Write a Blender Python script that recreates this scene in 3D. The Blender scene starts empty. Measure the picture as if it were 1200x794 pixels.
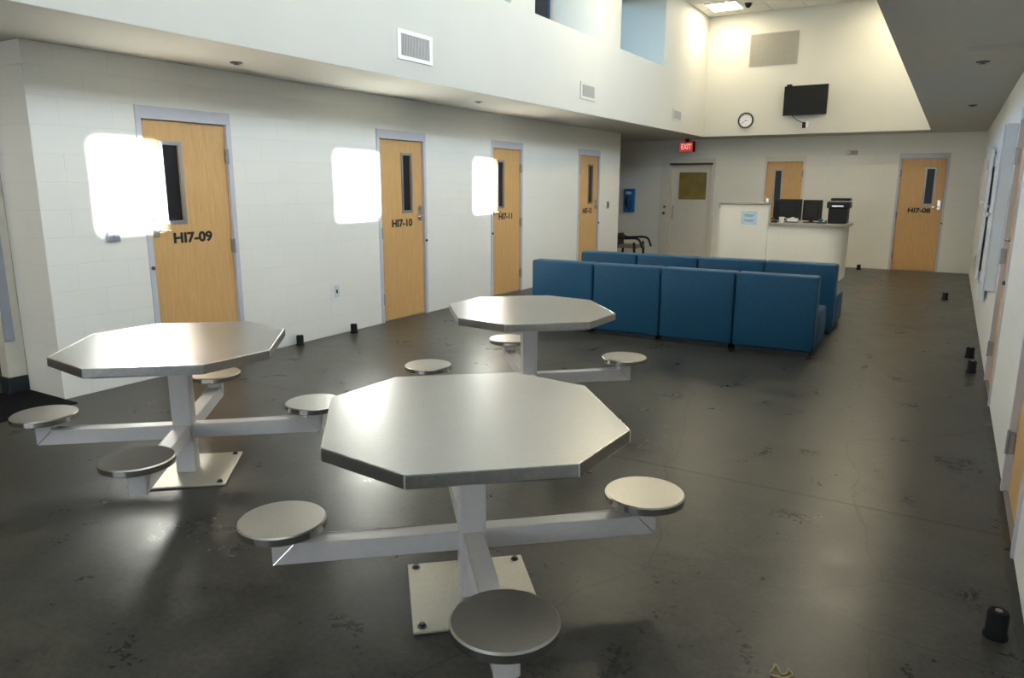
import bpy, bmesh, math, random
from mathutils import Vector, Matrix
random.seed(7)
PI = math.pi
SC = bpy.context.scene
COL = SC.collection

# ------------------------------------------------------------------ materials
def new_mat(name):
    m = bpy.data.materials.new(name); m.use_nodes = True
    nt = m.node_tree
    return m, nt, nt.nodes['Principled BSDF']

def set_in(b, **kw):
    for k, v in kw.items():
        k = {'color': 'Base Color', 'rough': 'Roughness', 'metal': 'Metallic', 'spec': 'Specular IOR Level',
             'emit': 'Emission Color', 'estr': 'Emission Strength', 'coat': 'Coat Weight', 'coatr': 'Coat Roughness',
             'aniso': 'Anisotropic'}.get(k, k)
        if isinstance(v, tuple) and len(v) == 3: v = (*v, 1)
        b.inputs[k].default_value = v

def ramp(nt, fac, stops):
    r = nt.nodes.new('ShaderNodeValToRGB')
    el = r.color_ramp.elements
    while len(el) > 1: el.remove(el[-1])
    for i, (p, c) in enumerate(stops):
        e = el[0] if i == 0 else el.new(p)
        e.position = p; e.color = (*c, 1) if len(c) == 3 else c
    nt.links.new(fac, r.inputs[0])
    return r.outputs[0]

def coords(nt, scale=(1, 1, 1), rot=(0, 0, 0), kind='Object', loc=(0, 0, 0)):
    tc = nt.nodes.new('ShaderNodeTexCoord'); mp = nt.nodes.new('ShaderNodeMapping')
    mp.inputs['Scale'].default_value = scale; mp.inputs['Rotation'].default_value = rot
    mp.inputs['Location'].default_value = loc
    nt.links.new(tc.outputs[kind], mp.inputs[0])
    return mp.outputs[0]

def noise(nt, vec, scale, detail=4, rough=.5, out=0, dist=0):
    n = nt.nodes.new('ShaderNodeTexNoise')
    n.inputs['Scale'].default_value = scale; n.inputs['Detail'].default_value = detail
    n.inputs['Roughness'].default_value = rough; n.inputs['Distortion'].default_value = dist
    nt.links.new(vec, n.inputs['Vector'])
    return n.outputs[out]

def math_n(nt, op, a, b=None, clamp=False):
    n = nt.nodes.new('ShaderNodeMath'); n.operation = op; n.use_clamp = clamp
    for i, v in enumerate((a, b)):
        if v is None: continue
        if isinstance(v, (int, float)): n.inputs[i].default_value = v
        else: nt.links.new(v, n.inputs[i])
    return n.outputs[0]

def mixc(nt, fac, a, b, mode='MIX'):
    n = nt.nodes.new('ShaderNodeMix'); n.data_type = 'RGBA'; n.blend_type = mode
    for sock, v in ((n.inputs[0], fac), (n.inputs[6], a), (n.inputs[7], b)):
        if isinstance(v, (int, float)): sock.default_value = v
        elif isinstance(v, tuple): sock.default_value = (*v, 1)
        else: nt.links.new(v, sock)
    return n.outputs[2]

def bump(nt, b, h, strength=.2, dist=.01):
    n = nt.nodes.new('ShaderNodeBump'); n.inputs['Strength'].default_value = strength
    n.inputs['Distance'].default_value = dist
    nt.links.new(h, n.inputs['Height']); nt.links.new(n.outputs[0], b.inputs['Normal'])

def plain(name, color, rough=.5, metal=0, spec=.5, var=.06, vscale=12, bumps=0):
    m, nt, b = new_mat(name)
    v = coords(nt)
    f = noise(nt, v, vscale, 3)
    c1 = tuple(max(0, x * (1 - var)) for x in color); c2 = tuple(min(1, x * (1 + var)) for x in color)
    nt.links.new(ramp(nt, f, [(.3, c1), (.7, c2)]), b.inputs['Base Color'])
    set_in(b, rough=rough, metal=metal, spec=spec)
    if bumps: bump(nt, b, noise(nt, v, 180, 2), bumps, .003)
    return m

def block_wall(name, color, axis):
    """painted concrete block in running bond; axis = which world axis runs along the wall"""
    m, nt, b = new_mat(name)
    tc = nt.nodes.new('ShaderNodeTexCoord'); sp = nt.nodes.new('ShaderNodeSeparateXYZ'); cb = nt.nodes.new('ShaderNodeCombineXYZ')
    nt.links.new(tc.outputs['Object'], sp.inputs[0])
    nt.links.new(sp.outputs[0 if axis == 'x' else 1], cb.inputs[0]); nt.links.new(sp.outputs[2], cb.inputs[1])
    br = nt.nodes.new('ShaderNodeTexBrick')
    br.inputs['Scale'].default_value = 1; br.inputs['Brick Width'].default_value = .4064; br.inputs['Row Height'].default_value = .2032
    br.inputs['Mortar Size'].default_value = .005; br.inputs['Mortar Smooth'].default_value = .6
    br.inputs['Color1'].default_value = (*color, 1); br.inputs['Color2'].default_value = (*[c * .98 for c in color], 1)
    br.inputs['Mortar'].default_value = (*[c * .93 for c in color], 1)
    nt.links.new(cb.outputs[0], br.inputs['Vector'])
    n = noise(nt, tc.outputs['Object'], 1.3, 4)
    c = mixc(nt, .25, br.outputs['Color'], ramp(nt, n, [(.3, tuple(x * .93 for x in color)), (.7, color)]))
    nt.links.new(c, b.inputs['Base Color'])
    set_in(b, rough=.5, spec=.35)
    h = math_n(nt, 'ADD', math_n(nt, 'MULTIPLY', br.outputs['Fac'], -1), math_n(nt, 'MULTIPLY', noise(nt, tc.outputs['Object'], 90, 3), .25))
    bump(nt, b, h, .3, .004)
    return m

def wood(name, dark, light, axis_scale):
    m, nt, b = new_mat(name)
    v = coords(nt, axis_scale)
    f = noise(nt, v, 9, 5, .6, dist=.35)
    f2 = noise(nt, v, 60, 3, .6)
    c = ramp(nt, f, [(.25, dark), (.75, light)])
    c = mixc(nt, .22, c, ramp(nt, f2, [(.3, dark), (.7, light)]))
    nt.links.new(c, b.inputs['Base Color'])
    set_in(b, rough=.38, spec=.4)
    return m

def brushed(name, color, rough, scale, aniso=.0, metal=1.0):
    m, nt, b = new_mat(name)
    v = coords(nt, scale)
    f = noise(nt, v, 45, 4, .7)
    big = noise(nt, coords(nt), 3, 4, .6)
    c = ramp(nt, f, [(.35, tuple(x * .80 for x in color)), (.65, tuple(x * 1.06 for x in color))])
    c = mixc(nt, .35, c, ramp(nt, big, [(.3, tuple(x * .86 for x in color)), (.7, color)]))
    nt.links.new(c, b.inputs['Base Color'])
    r = math_n(nt, 'ADD', math_n(nt, 'MULTIPLY', f, .08), rough - .04)
    r = math_n(nt, 'ADD', r, math_n(nt, 'MULTIPLY', big, .06))
    nt.links.new(r, b.inputs['Roughness'])
    set_in(b, metal=metal, aniso=aniso)
    bump(nt, b, f, .02, .0005)
    return m

def emission(name, color, strength):
    m = bpy.data.materials.new(name); m.use_nodes = True; nt = m.node_tree
    nt.nodes.clear()
    e = nt.nodes.new('ShaderNodeEmission'); o = nt.nodes.new('ShaderNodeOutputMaterial')
    v = coords(nt); f = noise(nt, v, 2, 2)
    c = ramp(nt, f, [(.2, tuple(x * .95 for x in color)), (.8, color)])
    nt.links.new(c, e.inputs[0]); e.inputs[1].default_value = strength
    nt.links.new(e.outputs[0], o.inputs[0])
    return m

def glass_mat(name, tint=(.95, .98, 1.0)):
    m = bpy.data.materials.new(name); m.use_nodes = True; nt = m.node_tree; nt.nodes.clear()
    t = nt.nodes.new('ShaderNodeBsdfTransparent'); g = nt.nodes.new('ShaderNodeBsdfGlossy'); x = nt.nodes.new('ShaderNodeMixShader')
    o = nt.nodes.new('ShaderNodeOutputMaterial'); f = nt.nodes.new('ShaderNodeFresnel'); f.inputs[0].default_value = 1.45
    t.inputs[0].default_value = (*tint, 1); g.inputs['Roughness'].default_value = .02
    nt.links.new(f.outputs[0], x.inputs[0]); nt.links.new(t.outputs[0], x.inputs[1]); nt.links.new(g.outputs[0], x.inputs[2])
    nt.links.new(x.outputs[0], o.inputs[0])
    return m

def floor_mat():
    m, nt, b = new_mat('polished_concrete')
    v = coords(nt)
    n1 = noise(nt, v, .55, 6, .6, dist=.3); n2 = noise(nt, v, 3.2, 6, .65, dist=.5); n3 = noise(nt, v, 40, 4, .7)
    c = ramp(nt, n1, [(.34, (.020, .021, .022)), (.5, (.045, .044, .039)), (.66, (.084, .077, .056))])
    c = mixc(nt, .5, c, ramp(nt, n2, [(.34, (.012, .012, .013)), (.5, (.045, .044, .040)), (.66, (.098, .092, .074))]))
    c = mixc(nt, .25, c, ramp(nt, n3, [(.35, (.010, .010, .010)), (.65, (.105, .10, .085))]))
    # dark stains and pale worn spots
    st = ramp(nt, noise(nt, coords(nt, loc=(3.1, 1.7, 0)), 1.7, 3, .5, dist=.3), [(.54, (0, 0, 0)), (.76, (1, 1, 1))])
    c = mixc(nt, math_n(nt, 'MULTIPLY', st, .38), c, (.022, .021, .020))
    sp = nt.nodes.new('ShaderNodeSeparateXYZ'); nt.links.new(v, sp.inputs[0])
    wob = math_n(nt, 'MULTIPLY', math_n(nt, 'SUBTRACT', noise(nt, v, 6, 3), .5), .02)
    # sawn control joints
    for axis, val in ((1, 3.93), (1, 9.6), (0, 3.0)):
        d = math_n(nt, 'ABSOLUTE', math_n(nt, 'ADD', math_n(nt, 'SUBTRACT', sp.outputs[axis], val), wob))
        k = math_n(nt, 'LESS_THAN', d, .011)
        c = mixc(nt, math_n(nt, 'MULTIPLY', k, .75 if axis == 1 else .0), c, (.012, .012, .011))
    # hairline cracks
    vo = nt.nodes.new('ShaderNodeTexVoronoi'); vo.feature = 'DISTANCE_TO_EDGE'; vo.inputs['Scale'].default_value = .55
    wv = nt.nodes.new('ShaderNodeVectorMath'); wv.operation = 'ADD'
    nz = nt.nodes.new('ShaderNodeTexNoise'); nz.inputs['Scale'].default_value = 2.6; nz.inputs['Detail'].default_value = 5
    nt.links.new(v, nz.inputs['Vector'])
    sc = nt.nodes.new('ShaderNodeVectorMath'); sc.operation = 'SCALE'; sc.inputs['Scale'].default_value = .16
    nt.links.new(nz.outputs[1], sc.inputs[0]); nt.links.new(v, wv.inputs[0]); nt.links.new(sc.outputs[0], wv.inputs[1])
    nt.links.new(wv.outputs[0], vo.inputs['Vector'])
    k = math_n(nt, 'LESS_THAN', vo.outputs['Distance'], .0025)
    c = mixc(nt, math_n(nt, 'MULTIPLY', k, .5), c, (.014, .013, .012))
    # dark dirt line worn along the foot of the wall beside the camera
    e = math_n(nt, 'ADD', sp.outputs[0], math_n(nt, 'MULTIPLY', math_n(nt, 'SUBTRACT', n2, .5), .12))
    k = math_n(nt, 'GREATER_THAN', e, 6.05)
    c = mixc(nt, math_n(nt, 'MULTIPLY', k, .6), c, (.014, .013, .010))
    # red-brown streak in front of the distant door
    ax, ay, bx, by = 4.78, 16.0, 4.62, 11.9
    L = math.hypot(bx - ax, by - ay); nx, ny = -(by - ay) / L, (bx - ax) / L
    d = math_n(nt, 'ADD', math_n(nt, 'MULTIPLY', math_n(nt, 'SUBTRACT', sp.outputs[0], ax), nx), math_n(nt, 'MULTIPLY', math_n(nt, 'SUBTRACT', sp.outputs[1], ay), ny))
    d = math_n(nt, 'ADD', math_n(nt, 'ABSOLUTE', d), math_n(nt, 'MULTIPLY', wob, 2))
    k = math_n(nt, 'MULTIPLY', math_n(nt, 'LESS_THAN', d, .05), math_n(nt, 'GREATER_THAN', sp.outputs[1], by))
    c = mixc(nt, math_n(nt, 'MULTIPLY', k, .55), c, (.16, .055, .022))
    nt.links.new(c, b.inputs['Base Color'])
    r = math_n(nt, 'ADD', math_n(nt, 'MULTIPLY', n2, .30), math_n(nt, 'ADD', math_n(nt, 'MULTIPLY', n3, .14), .10))
    nt.links.new(r, b.inputs['Roughness'])
    set_in(b, spec=.24)
    bump(nt, b, math_n(nt, 'ADD', n2, math_n(nt, 'MULTIPLY', n3, .3)), .03, .004)
    return m

WALLC = (.84, .825, .765)
M = {}
M['wall_y'] = block_wall('painted_block_along_depth', WALLC, 'y')
M['wall_x'] = block_wall('painted_block_across', WALLC, 'x')
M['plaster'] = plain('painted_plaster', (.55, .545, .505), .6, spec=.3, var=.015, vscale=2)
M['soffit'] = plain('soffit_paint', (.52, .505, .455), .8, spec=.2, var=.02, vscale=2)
M['floor'] = floor_mat()
M['wood'] = wood('maple_veneer', (.56, .32, .115), (.73, .455, .195), (6, 6, .45))
M['frame'] = plain('grey_lilac_frame_paint', (.56, .56, .61), .4, var=.02)
M['hinge'] = plain('dull_steel_hinge', (.33, .33, .34), .4, .8)
M['steel'] = brushed('brushed_stainless_top', (.48, .48, .475), .275, (1, 14, 1))
M['seatsteel'] = brushed('spun_stainless_seat', (.50, .485, .45), .30, (14, 1, 1))
M['rim'] = brushed('polished_stainless_rim', (.62, .61, .59), .12, (1, 1, 30))
M['seam'] = plain('bright_ground_seam', (.80, .79, .76), .25, 1.0)
M['post'] = plain('silver_grey_powder_coat', (.66, .64, .645), .36, 0, .5, .03, 40)
M['plate'] = brushed('bare_steel_plate', (.50, .48, .41), .42, (9, 1, 1), metal=.55)
M['bolt'] = plain('dark_bolt_steel', (.10, .10, .10), .4, .8)
M['black'] = plain('black_rubber', (.007, .007, .008), .7, spec=.2)
M['blackp'] = plain('black_plastic', (.008, .008, .009), .45, spec=.3)
M['screen'] = plain('glossy_black_screen', (.004, .004, .004), .35, spec=.25)
M['blue'] = plain('blue_vinyl', (.010, .066, .140), .5, spec=.22, var=.10, vscale=30, bumps=.12)
M['plinth'] = plain('dark_plinth', (.012, .016, .022), .6)
M['white'] = plain('white_enamel', (.80, .80, .78), .4, var=.02)
M['louver'] = plain('grey_louver', (.40, .40, .395), .5, var=.03)
M['grille'] = plain('grille_grey', (.36, .35, .31), .5, var=.03)
M['dark'] = plain('dark_void', (.02, .02, .02), .7)
M['glassdark'] = plain('dark_vision_glass', (.012, .012, .014), .30, spec=.3)
M['brass_glass'] = plain('amber_reflecting_glass', (.26, .195, .06), .35, spec=.3, var=.18, vscale=4)
M['greydoor'] = plain('grey_door_paint', (.74, .70, .63), .45, var=.03)
M['letters'] = plain('black_vinyl_letters', (.008, .008, .008), .5)
M['bluebox'] = plain('blue_phone_plastic', (.02, .17, .50), .35)
M['tile'] = plain('acoustic_tile', (.70, .69, .65), .85, var=.03, vscale=60, bumps=.1)
M['grid'] = plain('ceiling_grid', (.60, .59, .55), .5)
M['mat'] = plain('black_entrance_mat', (.008, .008, .010), .95, spec=.1, var=.3, vscale=200, bumps=.4)
M['tan'] = plain('tan_paint', (.42, .36, .26), .6)
M['cream'] = plain('cream_metal', (.60, .57, .48), .5)
M['greypost'] = plain('blue_grey_paint', (.30, .32, .36), .45)
M['countertop'] = plain('grey_tan_laminate', (.36, .33, .29), .35)
M['paper'] = plain('pale_blue_paper', (.52, .68, .80), .7)
M['ink'] = plain('blue_ink', (.14, .28, .48), .7)
M['exitred'] = emission('red_exit_panel', (.75, .07, .05), .42)
M['exitletter'] = emission('pale_exit_letters', (1, .50, .45), .62)
M['teal'] = plain('teal_plastic', (.02, .09, .12), .5)
M['cloth'] = plain('tan_seat_fabric', (.22, .18, .11), .9)
M['red'] = plain('red_button', (.55, .03, .02), .4)
M['winframe'] = plain('blue_black_anodised', (.02, .05, .12), .4, .3)
M['winlight'] = plain('white_window_frame', (.75, .78, .80), .4)
M['frost'] = emission('frosted_pane_in_daylight', (.81, .90, 1.0), 7.6)
M['frost2'] = emission('frosted_back_window_in_daylight', (.86, .93, 1.0), 5.0)
M['lamp'] = emission('fluorescent_diffuser', (1.0, .87, .60), 28.0)
M['lamp3'] = emission('fluorescent_diffuser_dimmed', (1.0, .90, .68), 7.0)
M['lamp2'] = emission('entrance_diffuser', (1.0, .89, .68), 8.0)
M['glass'] = glass_mat('clear_glass')
M['straw'] = plain('yellow_string', (.42, .36, .16), .7)
M['chrome'] = plain('satin_chrome', (.62, .62, .62), .22, 1)
M['clockface'] = plain('white_clock_face', (.72, .73, .78), .5)
M['palegrey'] = plain('pale_grey_laminate', (.62, .64, .66), .4, var=.02)

# ------------------------------------------------------------------ mesh helpers
def build(name, bm, m, parent=None, loc=(0, 0, 0), rot=(0, 0, 0), smooth=False):
    bmesh.ops.recalc_face_normals(bm, faces=bm.faces[:])
    me = bpy.data.meshes.new(name); bm.to_mesh(me); bm.free()
    if smooth:
        for p in me.polygons: p.use_smooth = True
        try: me.set_sharp_from_angle(angle=math.radians(35))
        except Exception: pass
    me.materials.append(m)
    o = bpy.data.objects.new(name, me); COL.objects.link(o)
    o.location = loc; o.rotation_euler = rot
    if parent: o.parent = parent
    return o

def box(bm, x0, x1, y0, y1, z0, z1, bevel=0, seg=1, mtx=None):
    vs = [bm.verts.new((x, y, z)) for z in (z0, z1) for x, y in ((x0, y0), (x1, y0), (x1, y1), (x0, y1))]
    fs = [bm.faces.new([vs[i] for i in f]) for f in ((3, 2, 1, 0), (4, 5, 6, 7), (0, 1, 5, 4), (1, 2, 6, 5), (2, 3, 7, 6), (3, 0, 4, 7))]
    if mtx is not None: bmesh.ops.transform(bm, matrix=mtx, verts=vs)
    if bevel:
        es = list({e for f in fs for e in f.edges})
        bmesh.ops.bevel(bm, geom=es, offset=bevel, segments=seg, affect='EDGES', profile=.5)
    return bm

def nbox(*a, **k):
    return box(bmesh.new(), *a, **k)

def prism(bm, poly, z0, z1, bevel=0, seg=1):
    lo = [bm.verts.new((x, y, z0)) for x, y in poly]; hi = [bm.verts.new((x, y, z1)) for x, y in poly]
    n = len(poly)
    fs = [bm.faces.new(hi), bm.faces.new(lo[::-1])]
    fs += [bm.faces.new((lo[i], lo[(i + 1) % n], hi[(i + 1) % n], hi[i])) for i in range(n)]
    if bevel:
        bmesh.ops.bevel(bm, geom=list({e for f in fs for e in f.edges}), offset=bevel, segments=seg, affect='EDGES', profile=.5)
    return bm

def lathe(bm, prof, seg=48, c=(0, 0, 0), axis='z'):
    rings = []
    for r, z in prof:
        ring = []
        for i in range(seg):
            a = 2 * PI * i / seg
            p = (r * math.cos(a), r * math.sin(a), z)
            if axis == 'y': p = (p[0], -p[2], p[1])
            if axis == 'x': p = (p[2], p[0], p[1])
            ring.append(bm.verts.new((p[0] + c[0], p[1] + c[1], p[2] + c[2])))
        rings.append(ring)
    for a, b in zip(rings, rings[1:]):
        for i in range(seg):
            bm.faces.new((a[i], a[(i + 1) % seg], b[(i + 1) % seg], b[i]))
    bm.faces.new(rings[0][::-1]); bm.faces.new(rings[-1])
    return bm

def tube(bm, pts, r, seg=10):
    pts = [Vector(p) for p in pts]
    rings = []
    for i, p in enumerate(pts):
        d = (pts[min(i + 1, len(pts) - 1)] - pts[max(i - 1, 0)]).normalized()
        up = Vector((0, 0, 1)) if abs(d.z) < .9 else Vector((1, 0, 0))
        u = d.cross(up).normalized(); w = d.cross(u)
        rings.append([bm.verts.new(p + r * (math.cos(2 * PI * k / seg) * u + math.sin(2 * PI * k / seg) * w)) for k in range(seg)])
    for a, b in zip(rings, rings[1:]):
        for k in range(seg): bm.faces.new((a[k], a[(k + 1) % seg], b[(k + 1) % seg], b[k]))
    bm.faces.new(rings[0][::-1]); bm.faces.new(rings[-1])
    return bm

def smooth_path(pts, n=6):
    P = [Vector(p) for p in pts]; out = []
    for i in range(len(P) - 1):
        p0, p1, p2, p3 = P[max(i - 1, 0)], P[i], P[i + 1], P[min(i + 2, len(P) - 1)]
        for k in range(n):
            t = k / n
            out.append(.5 * ((2 * p1) + (p2 - p0) * t + (2 * p0 - 5 * p1 + 4 * p2 - p3) * t * t + (3 * p1 - p0 - 3 * p2 + p3) * t ** 3))
    out.append(P[-1]); return out

def empty(name, loc=(0, 0, 0), rz=0):
    o = bpy.data.objects.new(name, None); COL.objects.link(o)
    o.empty_display_size = .1; o.location = loc; o.rotation_euler = (0, 0, rz)
    return o

def tag(o, label, cat, group=None, kind=None):
    o['label'] = label; o['category'] = cat
    if group: o['group'] = group
    if kind: o['kind'] = kind
    return o

def struct(o, label=None):
    o['kind'] = 'structure'
    if label: o['label'] = label
    return o

def copy_tree(o, parent=None):
    c = o.copy(); COL.objects.link(c)
    if parent: c.parent = parent
    for ch in list(o.children): copy_tree(ch, c)
    return c

def text(name, body, size, m, parent, loc, rot=(PI / 2, 0, 0), bold=0.0, spacing=1.0, extrude=.0008, width=None):
    cu = bpy.data.curves.new(name, 'FONT'); cu.body = body; cu.size = size; cu.align_x = 'CENTER'; cu.align_y = 'CENTER'
    cu.extrude = extrude; cu.offset = bold; cu.space_character = spacing; cu.resolution_u = 4
    tmp = bpy.data.objects.new('tmp', cu); COL.objects.link(tmp)
    bpy.context.view_layer.update()
    me = bpy.data.meshes.new_from_object(tmp.evaluated_get(bpy.context.evaluated_depsgraph_get()))
    bpy.data.objects.remove(tmp)
    if width:
        xs = [v.co.x for v in me.vertices]; k = width / (max(xs) - min(xs))
        for v in me.vertices: v.co.x *= k
    me.materials.clear(); me.materials.append(m)
    o = bpy.data.objects.new(name, me); COL.objects.link(o)
    o.location = loc; o.rotation_euler = rot
    if parent: o.parent = parent
    return o

def holed(u0, u1, z0, z1, t0, t1, holes, mapf):
    """slab in (u,z) between thickness t0..t1 with rectangular holes; mapf(u,t,z)->xyz"""
    us = sorted({u0, u1, *[h[i] for h in holes for i in (0, 1)]}); zs = sorted({z0, z1, *[h[i] for h in holes for i in (2, 3)]})
    us = [u for u in us if u0 <= u <= u1]; zs = [z for z in zs if z0 <= z <= z1]
    nu, nz = len(us) - 1, len(zs) - 1
    def solid(i, j):
        if not (0 <= i < nu and 0 <= j < nz): return False
        u, z = (us[i] + us[i + 1]) / 2, (zs[j] + zs[j + 1]) / 2
        return not any(h[0] < u < h[1] and h[2] < z < h[3] for h in holes)
    bm = bmesh.new(); V = {}
    def v(u, t, z):
        k = (round(u, 5), round(t, 5), round(z, 5))
        if k not in V: V[k] = bm.verts.new(mapf(u, t, z))
        return V[k]
    for i in range(nu):
        for j in range(nz):
            if not solid(i, j): continue
            a, b, c, d = us[i], us[i + 1], zs[j], zs[j + 1]
            bm.faces.new((v(a, t0, c), v(b, t0, c), v(b, t0, d), v(a, t0, d)))
            bm.faces.new((v(a, t1, c), v(a, t1, d), v(b, t1, d), v(b, t1, c)))
            if not solid(i - 1, j): bm.faces.new((v(a, t0, c), v(a, t0, d), v(a, t1, d), v(a, t1, c)))
            if not solid(i + 1, j): bm.faces.new((v(b, t0, c), v(b, t1, c), v(b, t1, d), v(b, t0, d)))
            if not solid(i, j - 1): bm.faces.new((v(a, t0, c), v(a, t1, c), v(b, t1, c), v(b, t0, c)))
            if not solid(i, j + 1): bm.faces.new((v(a, t0, d), v(b, t0, d), v(b, t1, d), v(a, t1, d)))
    return bm
along_y = lambda u, t, z: (t, u, z)
along_x = lambda u, t, z: (u, t, z)

# ------------------------------------------------------------------ dimensions
W = 6.085; D = 16.21; ZS = 2.6; ZC = 4.9; XB = 1.107; XR = 5.206; YS = 15.356
YB = -6.0; XL = -1.42; YW0 = 2.84; YW1 = 13.643
DOORS_Y = [3.638, 6.511, 8.929, 11.78]; DW = .9; DH = 2.235
WIN_Y = [(-4.91, -2.86), (-2.29, -.24), (.33, 2.38), (2.95, 5.0), (5.57, 7.62), (8.19, 10.245), (10.85, 12.80)]
ZSILL, ZHEAD = 3.64, 4.78
RDOORS = [3.69, 6.36]           # wood doors in the wall beside the camera

# ------------------------------------------------------------------ room shell
struct(build('floor', nbox(XL - .3, W + .4, YB - .3, D + .4, -.2, 0), M['floor']), 'dark polished concrete floor')
struct(build('wall_left', holed(YW0, YW1, 0, ZS + .02, 0, -.2, [(y, y + DW, 0, DH) for y in DOORS_Y], along_y), M['wall_y']), 'white painted block wall with four numbered wooden doors')
struct(build('wall_right', holed(YB, D, 0, ZS + .02, W, W + .2, [(y, y + DW, 0, DH) for y in RDOORS], along_y), M['wall_y']), 'white painted block wall beside the camera')
struct(build('wall_far', holed(XL, W + .2, 0, ZS + .02, D, D + .2, [(-.05, 1.18, 0, 2.2), (2.2, 3.015, 0, 2.21), (4.71, 5.56, 0, DH)], along_x), M['wall_x']), 'cream block wall behind the desk')
struct(build('wall_back', holed(XL, W + .2, 0, ZC, YB, YB - .2, [(.6, 2.8, .9, 2.4), (3.2, 5.4, .9, 2.4)], along_x), M['wall_x']))
for k, x in enumerate((.6, 3.2)):  # added unseen windows, glowing to fill the faces turned to the camera
    w = struct(empty('window_%d' % (21 + k), (x, YB - .1, .9)))
    build('pane', nbox(0, 2.2, -.012, 0, 0, 1.5), M['frost2'], w)
    build('window_frame', holed(0, 2.2, 0, 1.5, 0, .03, [(.05, 1.08, .05, 1.45), (1.12, 2.15, .05, 1.45)], along_x), M['winlight'], w)
struct(build('wall_alcove', nbox(-.5, -.2, YW0, YW0 + .2, 0, ZS + .02), M['wall_x']), 'end face of the block wall at the entrance')
struct(build('wall_entry', nbox(XL - .2, XL, YB, D + .2, 0, ZS + .02), M['tan']))
# high well: bulkheads with clerestory windows
TL, TR = .9, .65
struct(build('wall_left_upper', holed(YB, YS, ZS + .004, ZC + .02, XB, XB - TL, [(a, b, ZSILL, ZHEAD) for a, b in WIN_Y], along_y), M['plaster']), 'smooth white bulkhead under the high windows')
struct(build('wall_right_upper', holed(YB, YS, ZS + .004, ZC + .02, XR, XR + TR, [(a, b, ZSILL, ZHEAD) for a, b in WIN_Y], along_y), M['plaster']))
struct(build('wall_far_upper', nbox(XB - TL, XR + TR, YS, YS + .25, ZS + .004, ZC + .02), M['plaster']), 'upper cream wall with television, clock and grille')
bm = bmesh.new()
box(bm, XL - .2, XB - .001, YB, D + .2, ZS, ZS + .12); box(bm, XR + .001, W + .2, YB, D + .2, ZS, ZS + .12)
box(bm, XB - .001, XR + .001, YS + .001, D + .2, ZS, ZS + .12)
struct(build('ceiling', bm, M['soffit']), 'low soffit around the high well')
bm = bmesh.new()
ty = YS
xs = [XB + .61 * i for i in range(7)] + [XR]
y = YS
while y > YB:
    y0 = max(y - .61, YB)
    for a, b in zip(xs, xs[1:]): box(bm, a + .012, b - .012, y0 + .012, y - .012, ZC, ZC + .03)
    y -= .61
struct(build('ceiling_upper', bm, M['tile']), 'white acoustic tile ceiling over the well')
bm = bmesh.new(); box(bm, XB - TL, XR + TR, YB, YS + .25, ZC + .012, ZC + .06)
struct(build('trim_1', bm, M['grid']))

# ------------------------------------------------------------------ clerestory windows
SUN_T, SUN_S = .45, .47            # sun travel per metre of x: along y and down
PATCH = {0: None, 1: None, 2: None, 3: None, 4: (3.27, 3.85), 5: (5.86, 6.52), 6: (8.51, 9.13)}
n = 0
for i, (a, b) in enumerate(WIN_Y):
    n += 1
    w = struct(empty('window_%d' % n, (XB - TL, a, ZSILL)), 'high window in the bulkhead with a deep reveal')
    L, H = b - a, ZHEAD - ZSILL
    build('window_frame', holed(0, L, 0, H, -.03, .01, [(.025, L / 2 - .02, .025, H - .025), (L / 2 + .02, L - .025, .025, H - .025)], along_y), M['winframe'], w)
    for u0, u1 in ((.025, L / 2 - .02), (L / 2 + .02, L - .025)):
        build('pane', nbox(-.004, .004, u0, u1, .025, H - .025), M['glass'], w)
for i, (a, b) in enumerate(WIN_Y):
    n += 1
    xg = XR + TR
    w = struct(empty('window_%d' % n, (xg, a, ZSILL)))
    L, H = b - a, ZHEAD - ZSILL
    holes = []
    if PATCH[i]:
        c0, c1 = (PATCH[i][0] + .015 + xg * SUN_T - a, PATCH[i][1] - .02 + xg * SUN_T - a)
        h0, h1 = (1.268 + xg * SUN_S - ZSILL, 1.935 + xg * SUN_S - ZSILL)
        holes = [(c0, c1, h0, h1)]
    build('pane', holed(.0, L, .0, H, -.01, .0, holes, along_y), M['frost'], w)  # frosting added, unseen; it glows for daylight and its hole shapes the sun patches
    build('window_frame', holed(-.04, L + .04, -.04, H + .04, 0, .03, holes + ([(.03, c0 - .03, .03, H - .03)] if holes and c0 > .1 else []), along_y), M['winlight'], w)
    if holes: build('pane', nbox(.012, .018, c0, c1, h0, h1), M['glass'], w)
    w.children[0]['label'] = 'frosted pane'

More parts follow.
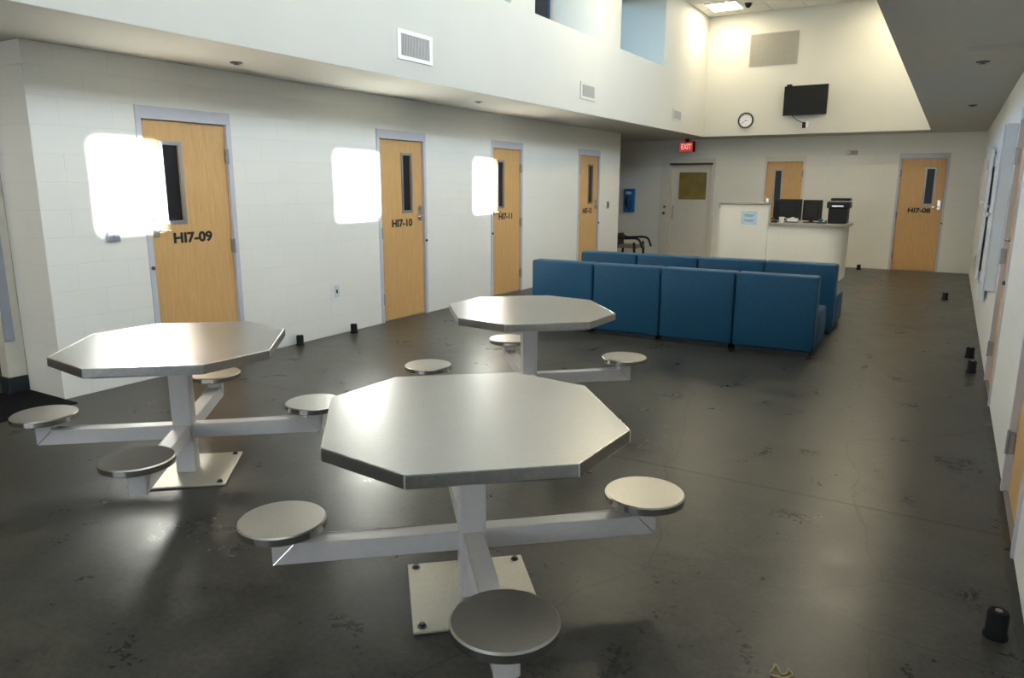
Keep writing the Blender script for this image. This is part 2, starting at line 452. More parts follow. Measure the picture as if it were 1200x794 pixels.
# ------------------------------------------------------------------ doors
def door(num, loc, rz, hinge, body=None, width=DW, height=DH, label=None, leafmat='wood', win=None, frame=.045, recess=.022, handle=True, txtz=1.158, fm='frame'):
    r = struct(empty('door_%d' % num, loc, rz), label)
    fw = frame
    build('door_frame', holed(0, width, 0, height, -.012, .14, [(fw, width - fw, -.01, height - .1)], along_x), M[fm], r)
    lf = build('door_leaf', holed(fw + .004, width - fw - .004, .012, height - .104, recess, recess + .045, [win] if win else [], along_x), M[leafmat], r)
    if win:
        u0, u1, z0, z1 = win
        build('vision_frame', holed(u0 - .03, u1 + .03, z0 - .03, z1 + .03, -.008, .0, [(u0, u1, z0, z1)], along_x), M['hinge'] if leafmat == 'wood' else M['greydoor'], lf, (0, recess, 0))
        build('vision_glass', nbox(u0 + .0005, u1 - .0005, recess + .014, recess + .026, z0 + .0005, z1 - .0005), M['glassdark'] if leafmat == 'wood' else M['brass_glass'], lf)
    hx = fw if hinge == 'L' else width - fw
    for z in (.28, 1.06, 1.86) if leafmat == 'wood' else ():
        bm = bmesh.new(); box(bm, hx - .018, hx + .018, recess - .03, recess - .002 + .0, z - .06, z + .06, .003)
        lathe(bm, [(.009, -.066), (.009, .066)], 10, (hx, recess - .034, z))
        build('hinge', bm, M['hinge'], r)
    sx = width - fw - .06 if hinge == 'L' else fw + .06
    sg = -1 if hinge == 'L' else 1
    if handle:
        bm = bmesh.new()
        box(bm, sx - .028, sx + .028, recess - .008, recess, 1.18, 1.36, .003)
        lathe(bm, [(.02, 0), (.02, .012)], 16, (sx, recess - .006, 1.33), 'y')
        tube(bm, smooth_path([(sx, recess - .004, 1.235), (sx, recess - .045, 1.235), (sx + sg * .03, recess - .058, 1.235), (sx + sg * .11, recess - .058, 1.23)], 5), .009, 8)
        build('door_handle', bm, M['chrome'], r)
        lx = width - fw / 2 if hinge == 'L' else fw / 2
        build('strike_lock', lathe(bmesh.new(), [(.016, 0), (.016, .012), (.010, .02)], 14, (lx, -.012, .93), 'y'), M['bolt'], r)
    build('threshold', nbox(fw, width - fw, -.0, .13, 0, .008), M['hinge'], r)
    build('door_backing', nbox(0, width, .15, .16, 0, height), M['dark'], r)
    if body:
        text('door_number', body, .118, M['letters'], lf, (width / 2, recess - .0012, txtz), bold=.005, width=.385)
    return r

lefts = ['HI7-09', 'HI7-10', 'HI7-11', 'HI7-12']
HINGE = ['R', 'L', 'R', 'L']
for i, y0 in enumerate(DOORS_Y):
    win = (.228, .375, 1.31, 1.937) if HINGE[i] == 'R' else (.487, .634, 1.31, 1.96)
    door(i + 1, (0, y0, 0), PI / 2, HINGE[i], lefts[i], win=win, label='maple door numbered %s with a narrow dark window' % lefts[i])
door(5, (2.2, D, 0), 0, 'R', None, width=.815, height=2.21, win=(.225, .35, 1.3, 1.925), fm='greydoor', label='maple door partly hidden behind the desk monitors')
door(6, (4.71, D, 0), 0, 'L', 'HI7-08', width=.85, win=(.49, .62, 1.29, 1.94), label='maple door past the desk on the far wall')
door(7, (W, RDOORS[0] + DW, 0), -PI / 2, 'L', None, win=(.49, .63, 1.3, 1.94))
door(8, (W, RDOORS[1] + DW, 0), -PI / 2, 'L', None, win=(.49, .63, 1.3, 1.94))
# grey security door under the exit sign
r = struct(empty('door_9', (-.05, D, 0)), 'grey metal door with a square amber window under the exit sign')
build('door_frame', holed(0, 1.23, 0, 2.2, -.03, .15, [(.245, 1.15, -.01, 2.09)], along_x), M['greydoor'], r)
lf = build('door_leaf', holed(.245, 1.15, .01, 2.07, .03, .075, [(.405, 1.03, 1.31, 1.9)], along_x), M['greydoor'], r)
build('vision_frame', holed(.385, 1.05, 1.29, 1.92, .02, .03, [(.405, 1.03, 1.31, 1.9)], along_x), M['greydoor'], lf)
build('vision_glass', nbox(.406, 1.029, .045, .055, 1.311, 1.899), M['brass_glass'], lf)
build('track', nbox(.2, 1.17, -.045, -.03, 2.06, 2.10), M['bolt'], r)
bm = bmesh.new(); tube(bm, smooth_path([(.30, .03, 1.16), (.30, -.03, 1.14), (.31, -.04, 1.0), (.30, -.03, .9), (.30, .03, .88)], 5), .012, 8)
build('door_handle', bm, M['hinge'], r)
build('call_button', lathe(bmesh.new(), [(.03, 0), (.03, .015), (.018, .025)], 16, (.115, -.03, 1.145), 'y'), M['red'], r)
build('key_lock', lathe(bmesh.new(), [(.032, 0), (.032, .014), (.014, .024)], 16, (.10, -.03, 1.0), 'y'), M['bolt'], r)
build('door_backing', nbox(0, 1.23, .152, .17, 0, 2.2), M['dark'], r)

# pale shower doors hung clear of the floor on the wall beside the camera
for k, (y1, ang) in enumerate(((9.75, .8), (11.9, .8))):
    r = empty('shower_door', (W - .012, y1, .0), -PI / 2 - math.radians(-ang) * -1)
    tag(r, ['pale grey shower door hung clear of the floor, past the shallow wall cabinet', 'pale grey shower door hung clear of the floor, close to the cream wall corner'][k], 'door', 'shower doors')
    lf = build('door_leaf', nbox(0, .86, -.035, 0, .45, 2.08, .004), M['palegrey'], r)
    build('vision_slot', nbox(.60, .68, -.039, -.033, 1.3, 1.95), M['louver'], lf)
    build('pull_handle', lathe(bmesh.new(), [(.012, 0), (.012, .03), (.03, .04), (.03, .055)], 16, (.80, -.035, 1.42), 'y'), M['white'], r)
    for z in (.62, 1.9):
        build('hinge', nbox(-.012, .03, -.05, -.0, z - .07, z + .07, .003), M['hinge'], r)

wc = empty('wall_cabinet', (W - .001, 7.95, .72)); tag(wc, 'shallow pale cabinet fixed to the white wall past the second wooden door', 'cabinet')
build('carcass', nbox(-.085, 0, -.36, .36, 0, 1.42, .004), M['palegrey'], wc)
dr = build('cabinet_door', nbox(-.10, -.087, -.355, .355, .005, 1.415, .003), M['palegrey'], wc)
build('knob', lathe(bmesh.new(), [(.008, -.10), (.008, -.115), (.02, -.125), (.02, -.14)], 16, (0, -.29, .66), 'x'), M['white'], dr)

# ------------------------------------------------------------------ entrance beside the wall end
r = empty('entrance_post', (-.56, 2.77, 0))
tag(r, 'pale entrance post with a blue grey plate and a dark base beside the black mat', 'post')
build('post_body', nbox(-.06, .056, -.065, .068, .0, 2.598), M['cream'], r)
build('kick_base', nbox(-.07, .066, -.08, .069, 0, .13, .006), M['plinth'], r)
build('edge_plate', nbox(.057, .075, -.062, .005, .42, 2.55, .003), M['greypost'], r)
struct(build('baseboard_entry', nbox(XL, XL + .02, YB, D, 0, .14), M['plinth']))
bm = bmesh.new(); prism(bm, [(-.58, 1.2), (.05, 1.2), (.19, 1.35), (.19, 2.835), (-.48, 2.835), (-.48, 2.68), (-.58, 2.68)], 0, .009, .002)
tag(build('entrance_mat', bm, M['mat']), 'black ribbed mat on the floor at the entrance behind the steel seat', 'mat')

# ------------------------------------------------------------------ steel tables with swing-out seats
def make_table():
    t = empty('table')
    a, b, ca, cb = .539, .579, .266, .283
    octo = [(a, b - cb), (a - ca, b), (-a + ca, b), (-a, b - cb), (-a, -b + cb), (-a + ca, -b), (a - ca, -b), (a, -b + cb)][::-1]
    octo = octo[::-1]
    bm = bmesh.new(); prism(bm, octo, .716, .765, .005, 2)
    top = build('tabletop', bm, M['steel'], t)
    bm = bmesh.new()
    for i, (x, y) in enumerate(octo):
        tube(bm, [(x * .9985, y * .9985, .719), (x * .9985, y * .9985, .762)], .0022, 6)
        x2, y2 = octo[(i + 1) % 8]
        tube(bm, [(x * .997, y * .997, .7638), (x2 * .997, y2 * .997, .7638)], .0018, 6)
    build('edge_seam', bm, M['seam'], top)  # bright beads model corner seams and the highlights along the edges
    bm = bmesh.new()
    inner = [(x * .93, y * .93) for x, y in octo]
    prism(bm, inner, .705, .7165)
    build('underside_pan', bm, M['post'], top)
    bm = bmesh.new(); box(bm, -.052, .052, -.052, .052, .012, .70, .006, 2); box(bm, -.16, .16, -.16, .16, .695, .706)
    build('pedestal', bm, M['post'], t)
    bm = bmesh.new(); box(bm, -.25, .25, -.25, .25, .001, .013, .003)
    bp = build('base_plate', bm, M['plate'], t)
    for sx in (-1, 1):
        for sy in (-1, 1):
            bm = bmesh.new(); lathe(bm, [(.017, .012), (.017, .016)], 14, (sx * .215, sy * .215, 0)); lathe(bm, [(.011, .014), (.011, .026)], 6, (sx * .215, sy * .215, 0))
            build('bolt', bm, M['bolt'], bp)
    for k in range(4):
        rr = .72 if k % 2 == 0 else .785
        rot = (0, 0, k * PI / 2)
        h = .04
        z0, z1, zt = .213, .293, .352
        # square tube mitred up into a short stub under the seat
        prof = [(.045, z0), (rr + h, z0), (rr + h, zt), (rr - h, zt), (rr - h, z1), (.045, z1)]
        bm = bmesh.new()
        lo = [bm.verts.new((x, -h, z)) for x, z in prof]; hi = [bm.verts.new((x, h, z)) for x, z in prof]
        bm.faces.new(lo); bm.faces.new(hi[::-1])
        for i in range(6): bm.faces.new((lo[i], hi[i], hi[(i + 1) % 6], lo[(i + 1) % 6]))
        bmesh.ops.bevel(bm, geom=bm.edges[:], offset=.005, segments=2, affect='EDGES')
        arm = build('seat_arm', bm, M['post'], t, (0, 0, 0), rot)
        # mitre weld bead
        bm = bmesh.new()
        for s in (-1, 1):
            tube(bm, [(rr + h - .003, s * (h + .0002), z0 + .003), (rr - h, s * (h + .0002), z1)], .0022, 6)
        build('weld_bead', bm, M['rim'], arm)
        bm = bmesh.new()
        R = .163
        lathe(bm, [(.10, .349), (R - .006, .349), (R, .353), (R, .380), (R - .005, .3855)], 72)
        s = build('seat', bm, M['seatsteel'], t, (rr * math.cos(k * PI / 2), rr * math.sin(k * PI / 2), 0), rot)
        for p_ in s.data.polygons: p_.use_smooth = len(p_.vertices) == 4 and abs(p_.normal.z) < .2
        bm = bmesh.new()
        seg = 72; prof2 = [(R + .0008, .3535), (R + .0008, .3795)]
        rings = [[bm.verts.new((r_ * math.cos(2 * PI * i / seg), r_ * math.sin(2 * PI * i / seg), z)) for i in range(seg)] for r_, z in prof2]
        for i in range(seg): bm.faces.new((rings[0][i], rings[0][(i + 1) % seg], rings[1][(i + 1) % seg], rings[1][i]))
        build('rim_band', bm, M['rim'], s, smooth=True)
    return t
TABLES = [((4.1743, 2.2158), 41.1, 'octagonal steel table standing closest to the camera, its four seats on arms'),
          ((2.0664, 2.4307), 40.4, 'octagonal steel table in front of door HI7-09 with a blazing reflection on its top'),
          ((3.1809, 4.4299), 41.2, 'octagonal steel table standing between the other tables and the blue chairs')]
t0 = make_table()
for i, ((x, y), deg, lab) in enumerate(TABLES):
    t = t0 if i == 0 else copy_tree(t0)
    t.location = (x, y, 0); t.rotation_euler = (0, 0, math.radians(deg))
    tag(t, lab, 'table', 'octagonal steel tables')

# ------------------------------------------------------------------ blue lounge chairs
def make_chair():
    c = empty('lounge_chair')
    w = .762
    build('plinth', nbox(-w / 2 + .03, w / 2 - .03, .03, .84, 0, .06), M['plinth'], c)
    bm = bmesh.new(); box(bm, -w / 2, w / 2, 0, .20, .05, .78, .022, 3)
    b = build('backrest', bm, M['blue'], c, smooth=True)
    bm = bmesh.new(); box(bm, -w / 2 + .004, w / 2 - .004, .203, .86, .055, .40, .03, 3)
    build('seat', bm, M['blue'], c, smooth=True)
    bm = bmesh.new()
    e = w / 2 - .012
    tube(bm, [(-e, .004, .11), (-e, .004, .755), (e, .004, .755), (e, .004, .11)], .0045, 6)
    build('piping', bm, M['blue'], b)
    return c
c0 = make_chair(); first = True
XS = [1.985, 2.755, 3.525, 4.297]
nm = ['nearest the doors', 'second from the doors', 'third from the doors', 'at the open end away from the doors']
for row, (y, what) in enumerate(((7.28, 'front row'), (8.58, 'rear row'))):
    for i, x in enumerate(XS):
        c = c0 if first else copy_tree(c0); first = False
        c.location = (x, y + (.0 if row else .004 * i), 0); c.rotation_euler = (0, 0, math.radians((-.6, .3, -.3, .4)[i]))
        pos = ['at the end by the doors', 'second from the door end', 'third from the door end', 'at the open end'][i]
        tag(c, 'blue vinyl lounge chair %s of the %s' % (pos, what), 'chair', 'blue chairs of the front row' if row == 0 else 'blue chairs of the rear row')

# ------------------------------------------------------------------ reception desk
YD = 13.5
ox = -3.1
r = empty('block_partition', (3.1, YD, 0))
tag(r, 'tall cream block partition with a grey cap at the end of the reception counter', 'partition', None, 'thing')
bm = bmesh.new(); box(bm, 2.05 + ox, 2.905 + ox, 0, .16, 0, 1.29)
build('partition_wall', bm, M['wall_x'], r)
bm = bmesh.new(); box(bm, 2.03 + ox, 2.925 + ox, -.03, .19, 1.29, 1.33, .004)
cap = build('wall_cap', bm, M['countertop'], r)
build('cap_bracket', nbox(2.03 + ox, 2.06 + ox, -.03, -.001, 1.21, 1.289, .003), M['countertop'], cap)
r = empty('reception_counter', (3.1, YD, 0))
tag(r, 'low cream block reception counter with a grey top and a rounded end', 'counter')
def rounded(x0, x1, y0, y1, rad):
    pts = [(x0, y0)]
    for k in range(9):
        a = -PI / 2 + k / 8 * PI / 2
        pts.append((x1 - rad + rad * math.cos(a), y0 + rad + rad * math.sin(a)))
    return pts + [(x1, y1), (x0, y1)]
bm = bmesh.new(); prism(bm, rounded(2.908 + ox, 4.13 + ox, .02, .92, .32), 0, .935)
build('low_wall', bm, M['wall_x'], r)
bm = bmesh.new(); prism(bm, rounded(2.928 + ox, 4.19 + ox, -.03, .96, .34), .935, .98, .006)
build('countertop', bm, M['countertop'], r)
sgn = empty('paper_notice', (2.575, YD - .0015, 1.055))
tag(sgn, 'pale blue paper notice taped on the tall block partition', 'notice')
build('sheet', nbox(-.14, .14, -.002, 0, -.12, .12), M['paper'], sgn)
bm = bmesh.new()
for z, l in ((.05, .11), (.03, .08), (-.04, .12), (-.06, .09)): box(bm, -l * .8, l * .8, -.003, -.0021, z - .006, z + .006)
build('print', bm, M['ink'], sgn)
ZD = .9812
def monitor(x, y, w, h, z, rz, label):
    m = empty('monitor', (x, y, ZD), rz); tag(m, label, 'monitor', 'monitors on the desk')
    bm = bmesh.new(); box(bm, -w / 2, w / 2, -.03, .012, z, z + h, .008, 2); box(bm, -w * .32, w * .32, -.055, -.028, z + h * .15, z + h * .75, .012, 2)
    build('screen_housing', bm, M['blackp'], m)
    bm = bmesh.new(); box(bm, -.035, .035, -.045, -.015, .012, z + h * .4, .004); build('neck', bm, M['blackp'], m)
    bm = bmesh.new(); box(bm, -.12, .12, -.11, .09, 0, .014, .005); build('foot', bm, M['blackp'], m)
monitor(3.155, YD + .36, .48, .37, .035, math.radians(3), 'black monitor seen from behind at the tall end of the counter')
monitor(3.57, YD + .40, .33, .36, .035, math.radians(-10), 'smaller black monitor between the larger monitor and the printer')
p = empty('printer', (4.0, YD + .38, ZD)); tag(p, 'black desktop printer at the rounded end of the counter', 'printer')
bm = bmesh.new(); box(bm, -.15, .15, -.15, .2, 0, .26, .012, 2); build('body', bm, M['blackp'], p)
bm = bmesh.new(); box(bm, -.18, .18, -.17, .2, .26, .37, .015, 2); build('head', bm, M['blackp'], p)
bm = bmesh.new(); box(bm, -.13, .17, -.12, .2, .385, .43, .012, 2); build('scanner_lid', bm, M['blackp'], p)
build('silver_band', nbox(-.16, .175, -.165, -.1, .37, .386, .003), M['hinge'], p)
build('tray_lip', nbox(-.10, .09, -.185, -.168, .285, .315, .006), M['chrome'], p)
cu = empty('cup', (3.115, YD + .10, ZD), PI); tag(cu, 'white cup on the counter in front of the larger monitor', 'cup')
bm = bmesh.new(); lathe(bm, [(.036, 0), (.047, .10), (.044, .10), (.034, .008)], 24); build('cup_body', bm, M['white'], cu, smooth=True)
bm = bmesh.new(); tube(bm, smooth_path([(-.042, 0, .085), (-.075, 0, .08), (-.078, 0, .045), (-.04, 0, .025)], 5), .006, 8); build('handle', bm, M['white'], cu, smooth=True)
tb = empty('tissue_box', (3.30, YD + .12, ZD)); tag(tb, 'low white tissue box with dark bands beside the white cup', 'tissue box')
bm = bmesh.new(); box(bm, -.085, .085, -.05, .05, 0, .08, .004); build('carton', bm, M['white'], tb)
build('dark_band', nbox(-.087, .087, -.052, .052, .004, .026), M['teal'], tb)
bm = bmesh.new(); prism(bm, [(-.03, -.01), (.03, -.015), (.02, .015), (-.025, .012)], .08, .10); build('tissue', bm, M['white'], tb)
ph = empty('desk_phone', (3.0, YD + .10, ZD)); tag(ph, 'small black desk phone on the counter by the tall wall', 'phone')
bm = bmesh.new(); prism(bm, [(-.05, -.06), (.05, -.06), (.05, .07), (-.05, .07)], 0, .035, .008); build('base', bm, M['blackp'], ph)
bm = bmesh.new(); tube(bm, smooth_path([(-.04, -.05, .055), (-.03, -.04, .075), (-.03, .03, .075), (-.04, .05, .055)], 4), .016, 8); build('handset', bm, M['blackp'], ph)
st = empty('tape_dispenser', (3.78, YD + .10, ZD)); tag(st, 'dark teal tape dispenser on the counter between monitor and printer', 'tape dispenser')
bm = bmesh.new(); box(bm, -.08, .08, -.03, .03, 0, .03, .006); box(bm, .05, .08, -.025, .025, .03, .06, .006); build('base', bm, M['teal'], st)
bm = bmesh.new(); lathe(bm, [(.035, -.012), (.035, .012)], 20, (-.02, 0, .055), 'y'); build('roll', bm, M['teal'], st)

# black armchair half hidden past the end of the wall
ar = empty('armchair', (.12, 14.0, 0), math.radians(0)); tag(ar, 'black tubular armchair with looped armrests beyond the end of the block wall', 'chair')
bm = bmesh.new(); box(bm, -.2, .24, -.22, .22, .38, .44, .02, 2); build('seat', bm, M['cloth'], ar)
bm = bmesh.new(); box(bm, -.28, -.2, -.2, .2, .40, .66, .02, 2); build('backrest', bm, M['blackp'], ar)
for s in (-1, 1):
    bm = bmesh.new()
    tube(bm, smooth_path([(-.28, s * .25, .64), (-.18, s * .25, .575), (.0, s * .25, .575), (.2, s * .25, .585), (.30, s * .25, .55), (.35, s * .25, .44), (.365, s * .25, .40)], 6), .022, 8)
    build('armrest', bm, M['blackp'], ar, smooth=True)
    bm = bmesh.new(); tube(bm, [(.19, s * .25, .50), (.20, s * .25, .38), (.21, s * .25, 0)], .026, 8); build('leg', bm, M['blackp'], ar)
    bm = bmesh.new(); tube(bm, [(-.27, s * .25, .62), (-.24, s * .25, .36), (-.27, s * .25, 0)], .024, 8); build('leg', bm, M['blackp'], ar)

# ------------------------------------------------------------------ wall fittings
def vent(y0, y1, z0, z1, label, fm='plaster'):
    v = empty('vent_grille', (XB, (y0 + y1) / 2, (z0 + z1) / 2)); tag(v, label, 'vent', 'grilles along the bulkhead')
    w, h = (y1 - y0) / 2, (z1 - z0) / 2
    build('frame', holed(-w, w, -h, h, .0, .014, [(-w + .045, w - .045, -h + .035, h - .035)], along_y), M[fm], v)
    bm = bmesh.new()
    box(bm, .001, .003, -w + .045, w - .045, -h + .035, h - .035)
    k = int((2 * w - .09) / .018)
    for i in range(k):
        y = -w + .045 + (i + .5) * (2 * w - .09) / k
        box(bm, .003, .012, y - .0055, y + .0055, -h + .035, h - .035)
    build('louvers', bm, M['louver'], v)
vent(5.575, 6.105, 2.765, 3.03, 'white framed grille on the bulkhead above the gap between HI7-09 and HI7-10', 'white')
vent(9.48, 9.97, 2.79, 3.015, 'pale grille on the bulkhead just past door HI7-11')
vent(13.37, 13.87, 2.785, 3.0, 'small grille on the bulkhead close to the television wall')
g = empty('return_air_grille', (2.39, YS, 4.2)); tag(g, 'wide grey louvered grille above the television', 'grille')
build('frame', holed(-.45, .45, -.30, .30, -.014, 0, [(-.425, .425, -.275, .275)], along_x), M['grille'], g)
bm = bmesh.new(); box(bm, -.425, .425, -.003, -.001, -.275, .275)
for i in range(22):
    z = -.275 + (i + .5) * .025
    box(bm, -.425, .425, -.006, .006, -.0015, .0015, mtx=Matrix.Translation((0, -.008, z)) @ Matrix.Rotation(math.radians(35), 4, 'X'))
build('louvers', bm, M['grille'], g)
tv = empty('television', (3.07, YS - .003, 3.21)); tag(tv, 'black flat television mounted on the upper far wall', 'television')
R3 = Matrix.Rotation(math.radians(-3), 4, 'Z')
bm = bmesh.new(); box(bm, -.395, .395, -.13, -.085, -.27, .27, .006, 2, mtx=R3); build('housing', bm, M['blackp'], tv)
bm = bmesh.new(); box(bm, -.383, .383, -.1325, -.1305, -.252, .258, mtx=R3); build('screen', bm, M['screen'], tv)
bm = bmesh.new(); box(bm, -.1, .1, -.085, 0, -.1, .1); build('wall_bracket', bm, M['blackp'], tv)
bm = bmesh.new(); box(bm, -.36, -.27, -.11, -.06, .271, .305, .004, mtx=R3); build('camera_bar', bm, M['blackp'], tv)
bm = bmesh.new(); tube(bm, smooth_path([(-.25, -.04, -.25), (-.16, -.01, -.34), (-.05, -.008, -.40), (-.02, -.012, -.43)], 5), .006, 6); build('power_cable', bm, M['blackp'], tv)
pl = empty('wall_socket', (3.06, YS, 2.765)); tag(pl, 'small socket with a black plug on the wall below the television', 'socket')
build('plate', nbox(-.05, .08, -.006, 0, -.055, .06, .002), M['white'], pl)
build('plug', nbox(-.03, .03, -.045, -.006, -.06, .05, .006), M['blackp'], pl)
ck = empty('wall_clock', (1.953, YS, 2.892)); tag(ck, 'round black rimmed clock on the upper far wall', 'clock')
bm = bmesh.new(); lathe(bm, [(.15, 0), (.152, .02), (.145, .035), (.128, .035), (.126, .018)], 40, axis='y'); build('rim', bm, M['blackp'], ck, smooth=True)
bm = bmesh.new(); lathe(bm, [(.128, .001), (.128, .02)], 40, axis='y'); fc = build('face', bm, M['clockface'], ck)
for k in range(12):
    bm = bmesh.new(); box(bm, -.004, .004, -.0215, -.0202, .098, .116, mtx=Matrix.Rotation(k * PI / 6, 4, 'Y'))
    build('hour_mark', bm, M['letters'], fc)
for nm_, ln, a in (('hour_hand', .055, 1.9), ('minute_hand', .09, 4.0)):
    bm = bmesh.new(); box(bm, -.004, .004, -.024, -.0222, -.012, ln, mtx=Matrix.Rotation(a, 4, 'Y')); build(nm_, bm, M['letters'], ck)
ex = empty('exit_sign', (.62, 15.86, 2.43)); tag(ex, 'red illuminated exit sign hanging above the grey door', 'sign')
build('housing', nbox(-.16, .17, -.025, .025, -.105, .105, .004), M['blackp'], ex)
build('red_panel', nbox(-.155, .13, -.029, -.0255, -.10, .095), M['exitred'], ex)
text('lettering', 'EXIT', .155, M['exitletter'], ex, (-.012, -.030, 0), bold=.003, width=.22)
build('hanger', nbox(-.04, .04, -.015, .015, .105, .17), M['blackp'], ex)
pb = empty('wall_phone', (-.785, D, 1.275)); tag(pb, 'blue wall phone on the cream wall beyond the wall end', 'phone')
bm = bmesh.new(); box(bm, -.13, .13, -.09, 0, -.265, .265, .018, 2); bb = build('backplate', bm, M['bluebox'], pb)
build('white_card', nbox(-.07, .06, -.093, -.089, .14, .20), M['white'], bb)
bm = bmesh.new(); tube(bm, smooth_path([(-.03, -.10, .09), (-.035, -.135, .05), (-.035, -.135, -.10), (-.03, -.10, -.14)], 5), .024, 8); build('handset', bm, M['blackp'], pb, smooth=True)
bm = bmesh.new(); tube(bm, smooth_path([(-.03, -.10, -.14), (.03, -.11, -.22), (.06, -.10, -.10), (.03, -.092, .0)], 6), .008, 6); build('cord', bm, M['blackp'], pb)
sb = empty('strobe_alarm', (3.79, D, 2.262)); tag(sb, 'small white alarm light on the cream wall above the printer', 'alarm')
bm = bmesh.new(); lathe(bm, [(.05, 0), (.05, .03), (.035, .055), (.01, .06)], 20, axis='y'); build('lens', bm, M['white'], sb, smooth=True)
build('mount', nbox(.02, .17, -.02, 0, -.04, .04, .004), M['grille'], sb)
# fittings on the block wall with the numbered doors
ol = empty('outlet_plate', (0, 5.778, .475)); tag(ol, 'white outlet plate low on the block wall between HI7-09 and HI7-10', 'outlet')
build('plate', nbox(0, .007, -.078, .078, -.105, .105, .003), M['white'], ol)
build('receptacle', nbox(.007, .011, -.035, .035, -.065, .065, .003), M['palegrey'], ol)
build('key_slot', nbox(.011, .0125, -.012, .012, -.02, .02), M['letters'], ol)
cr = empty('wall_call_box', (.001, 3.352, 1.21)); tag(cr, 'small grey box on the block wall beside door HI7-09', 'switch box')
build('body', nbox(0, .03, -.05, .05, -.04, .04, .005), M['greypost'], cr); build('button', lathe(bmesh.new(), [(.014, .03), (.012, .036)], 14, axis='x'), M['hinge'], cr)
cd = empty('wall_switch', (0, 13.1, 1.247)); tag(cd, 'slim dark wall switch past door HI7-12', 'switch')
build('plate', nbox(0, .012, -.045, .045, -.07, .07, .003), M['grille'], cd); build('rocker', nbox(.012, .018, -.022, .022, -.045, .045, .002), M['letters'], cd)

# door stops on the floor
def stop():
    s = empty('door_stop')
    bm = bmesh.new(); lathe(bm, [(.041, 0), (.041, .012), (.036, .02), (.036, .095), (.030, .104)], 24); build('bumper', bm, M['black'], s, smooth=True)
    bm = bmesh.new(); lathe(bm, [(.012, .104), (.012, .107)], 12); build('screw_cap', bm, M['hinge'], s)
    return s
s0 = stop()
for i, (x, y, lab) in enumerate([
    (5.987, 2.97, 'black rubber door stop closest to the camera by the white wall'),
    (5.985, 7.487, 'black rubber door stop nearer of the pair past the second wooden door'),
    (5.982, 8.137, 'black rubber door stop farther of the pair past the second wooden door'),
    (5.733, 12.255, 'black rubber door stop standing out on the floor before the far maple door'),
    (4.226, 15.80, 'black rubber door stop against the cream wall beside the rounded desk end'),
    (.075, 5.154, 'black rubber door stop against the block wall under the outlet plate side of HI7-09'),
    (.112, 5.91, 'black rubber door stop close to the wall just before door HI7-10')]):
    s = s0 if i == 0 else copy_tree(s0)
    s.location = (x, y, 0); tag(s, lab, 'door stop', 'black door stops')

# ceiling fittings
def sprinkler(x, y, label, k=[None]):
    if k[0] is None:
        s = empty('ceiling_sprinkler'); k[0] = s
        bm = bmesh.new(); lathe(bm, [(.05, 0), (.048, -.008), (.02, -.012)], 24); build('escutcheon', bm, M['bolt'], s)
        bm = bmesh.new(); lathe(bm, [(.012, -.01), (.012, -.016), (.026, -.018), (.026, -.020)], 16); build('deflector', bm, M['bolt'], s)
    else: s = copy_tree(k[0])
    s.location = (x, y, ZS); tag(s, label, 'sprinkler', 'sprinklers under the soffit')
sprinkler(.478, 4.273, 'small dark sprinkler under the soffit above door HI7-09')
sprinkler(.632, 7.668, 'small dark sprinkler under the soffit past door HI7-10')
sprinkler(5.764, 7.222, 'dark sprinkler under the low ceiling beside the slot diffuser')
sprinkler(5.761, 10.938, 'dark sprinkler under the low ceiling towards the far maple door')
sl = empty('slot_diffuser', (5.83, 6.52, ZS)); tag(sl, 'long grey slot diffuser in the low ceiling by the white wall', 'diffuser')
build('frame', nbox(-.2, .2, -.09, .09, -.008, 0, .002), M['soffit'], sl)
bm = bmesh.new()
for k in range(3): box(bm, -.18, .18, -.055 + k * .045, -.035 + k * .045, -.0092, -.0075)
build('slots', bm, M['louver'], sl)
def ceiling_light(x, y, z, label, m, group):
    lt = empty('ceiling_light', (x, y, z)); tag(lt, label, 'light', group)
    build('frame', holed(-.30, .30, -.33, .33, 0, 1, [(-.27, .27, -.30, .30)], lambda u, t, z: (u, z, -.014 + .014 * t)), M['white'], lt)
    build('diffuser', nbox(-.27, .27, -.30, .30, -.009, -.004), m, lt)
    return lt
ceiling_light(1.615, 14.56, ZC, 'lit square ceiling light above the corner of the upper wall', M['lamp'], 'square lights of the well ceiling')
for x in (1.615, 4.665):
    for k in range(7):
        y = 14.56 - 2.44 * k
        if (x, k) in ((1.615, 0), (1.615, 1)): continue
        ceiling_light(x, y, ZC, 'square ceiling light further along the well, above the view', M['lamp'] if k < 3 else M['lamp3'], 'square lights of the well ceiling')
ceiling_light(-.9, 1.3, ZS, 'square ceiling light above the entrance mat', M['lamp2'], None)  # added out of view to brighten the end face of the block wall
dm = empty('dome_camera', (2.05, 14.55, ZC)); tag(dm, 'small black dome camera on the tile ceiling beside the light', 'camera')
bm = bmesh.new(); lathe(bm, [(.06, 0), (.06, -.02), (.052, -.05), (.03, -.075), (.008, -.083)], 24); build('dome', bm, M['screen'], dm, smooth=True)
build('mounting_ring', lathe(bmesh.new(), [(.07, 0), (.068, -.014)], 24), M['blackp'], dm)

# loop of yellow string on the floor at the picture's lower edge
bm = bmesh.new(); tube(bm, smooth_path([(0, 0, .004), (.02, .04, .006), (.035, .07, .012), (.05, .04, .006), (.06, 0, .004), (.09, .015, .005), (.1, .05, .008), (.12, .01, .004), (.07, -.03, .004), (.0, -.02, .004)], 6), .004, 6)
st_ = build('string', bm, M['straw'], None, (5.32, 2.325, 0), (0, 0, .3), smooth=True); st_.scale = (.6, .6, .8)
tag(st_, 'loop of frayed yellow string lying on the concrete floor', 'string')

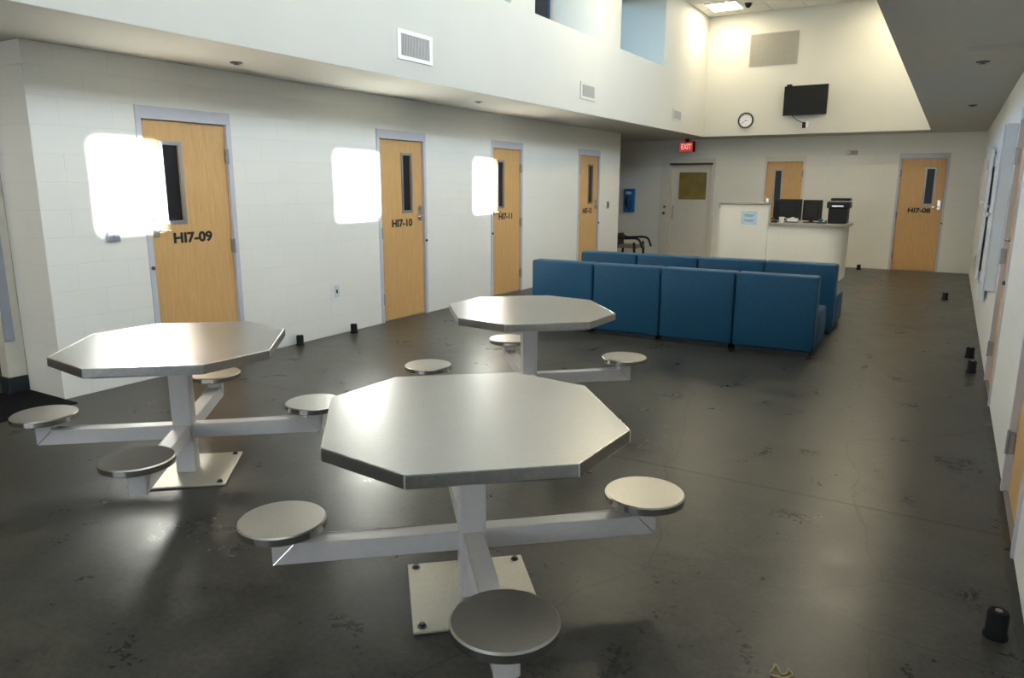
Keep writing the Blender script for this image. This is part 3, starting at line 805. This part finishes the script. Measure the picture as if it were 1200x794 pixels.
# ------------------------------------------------------------------ light
w = bpy.data.worlds.new('sky'); SC.world = w; w.use_nodes = True; nt = w.node_tree
bg = nt.nodes['Background']; sky = nt.nodes.new('ShaderNodeTexSky'); sky.sky_type = 'NISHITA'; sky.sun_disc = False
sun_dir = Vector((1, SUN_T, SUN_S)).normalized()
sky.sun_elevation = math.asin(sun_dir.z); sky.sun_rotation = math.atan2(sun_dir.x, sun_dir.y)
nt.links.new(mixc(nt, 1.0, sky.outputs[0], (.62, .84, 1.0), 'MULTIPLY'), bg.inputs[0]); bg.inputs[1].default_value = 1.7
sd = bpy.data.lights.new('sun', 'SUN'); sd.energy = 105; sd.angle = math.radians(1.2); sd.color = (1, .97, .90)
so = bpy.data.objects.new('sun', sd); COL.objects.link(so)
so.rotation_euler = (-sun_dir).to_track_quat('-Z', 'Y').to_euler(); so.location = (12, 12, 9)
for a, b in WIN_Y:
    ld = bpy.data.lights.new('window_portal', 'AREA'); ld.shape = 'RECTANGLE'; ld.size = b - a; ld.size_y = ZHEAD - ZSILL
    ld.cycles.is_portal = True
    lo = bpy.data.objects.new('window_portal', ld); COL.objects.link(lo)
    lo.location = (XB - TL - .05, (a + b) / 2, (ZSILL + ZHEAD) / 2)
    lo.rotation_euler = Vector((1, 0, 0)).to_track_quat('-Z', 'Z').to_euler()

# ------------------------------------------------------------------ camera and view
cd_ = bpy.data.cameras.new('camera'); cam = bpy.data.objects.new('camera', cd_); COL.objects.link(cam)
cd_.sensor_fit = 'HORIZONTAL'; cd_.sensor_width = 36; cd_.lens = 36 * 851.07 / 1200; cd_.clip_start = .05; cd_.clip_end = 200
yaw, pit, rol = (math.radians(v) for v in (30.774, -11.9924, .2012))
fw = Vector((-math.sin(yaw) * math.cos(pit), math.cos(yaw) * math.cos(pit), math.sin(pit)))
r0 = Vector((math.cos(yaw), math.sin(yaw), 0)); u0 = r0.cross(fw)
rr, uu = math.cos(rol) * r0 + math.sin(rol) * u0, -math.sin(rol) * r0 + math.cos(rol) * u0
cam.matrix_world = Matrix(((rr.x, uu.x, -fw.x, 5.678), (rr.y, uu.y, -fw.y, 0), (rr.z, uu.z, -fw.z, 1.6218), (0, 0, 0, 1)))
SC.camera = cam
SC.view_settings.view_transform = 'Standard'; SC.view_settings.look = 'None'
SC.view_settings.gamma = 1; SC.view_settings.exposure = 0.62; SC.view_settings.use_curve_mapping = False
try:
    SC.cycles.use_denoising = True; SC.cycles.denoiser = 'OPENIMAGEDENOISE'
    SC.cycles.max_bounces = 12; SC.cycles.diffuse_bounces = 8; SC.cycles.glossy_bounces = 6; SC.cycles.transparent_max_bounces = 12
    SC.cycles.sample_clamp_indirect = 40; SC.cycles.caustics_reflective = False; SC.cycles.use_light_tree = True
except Exception: pass
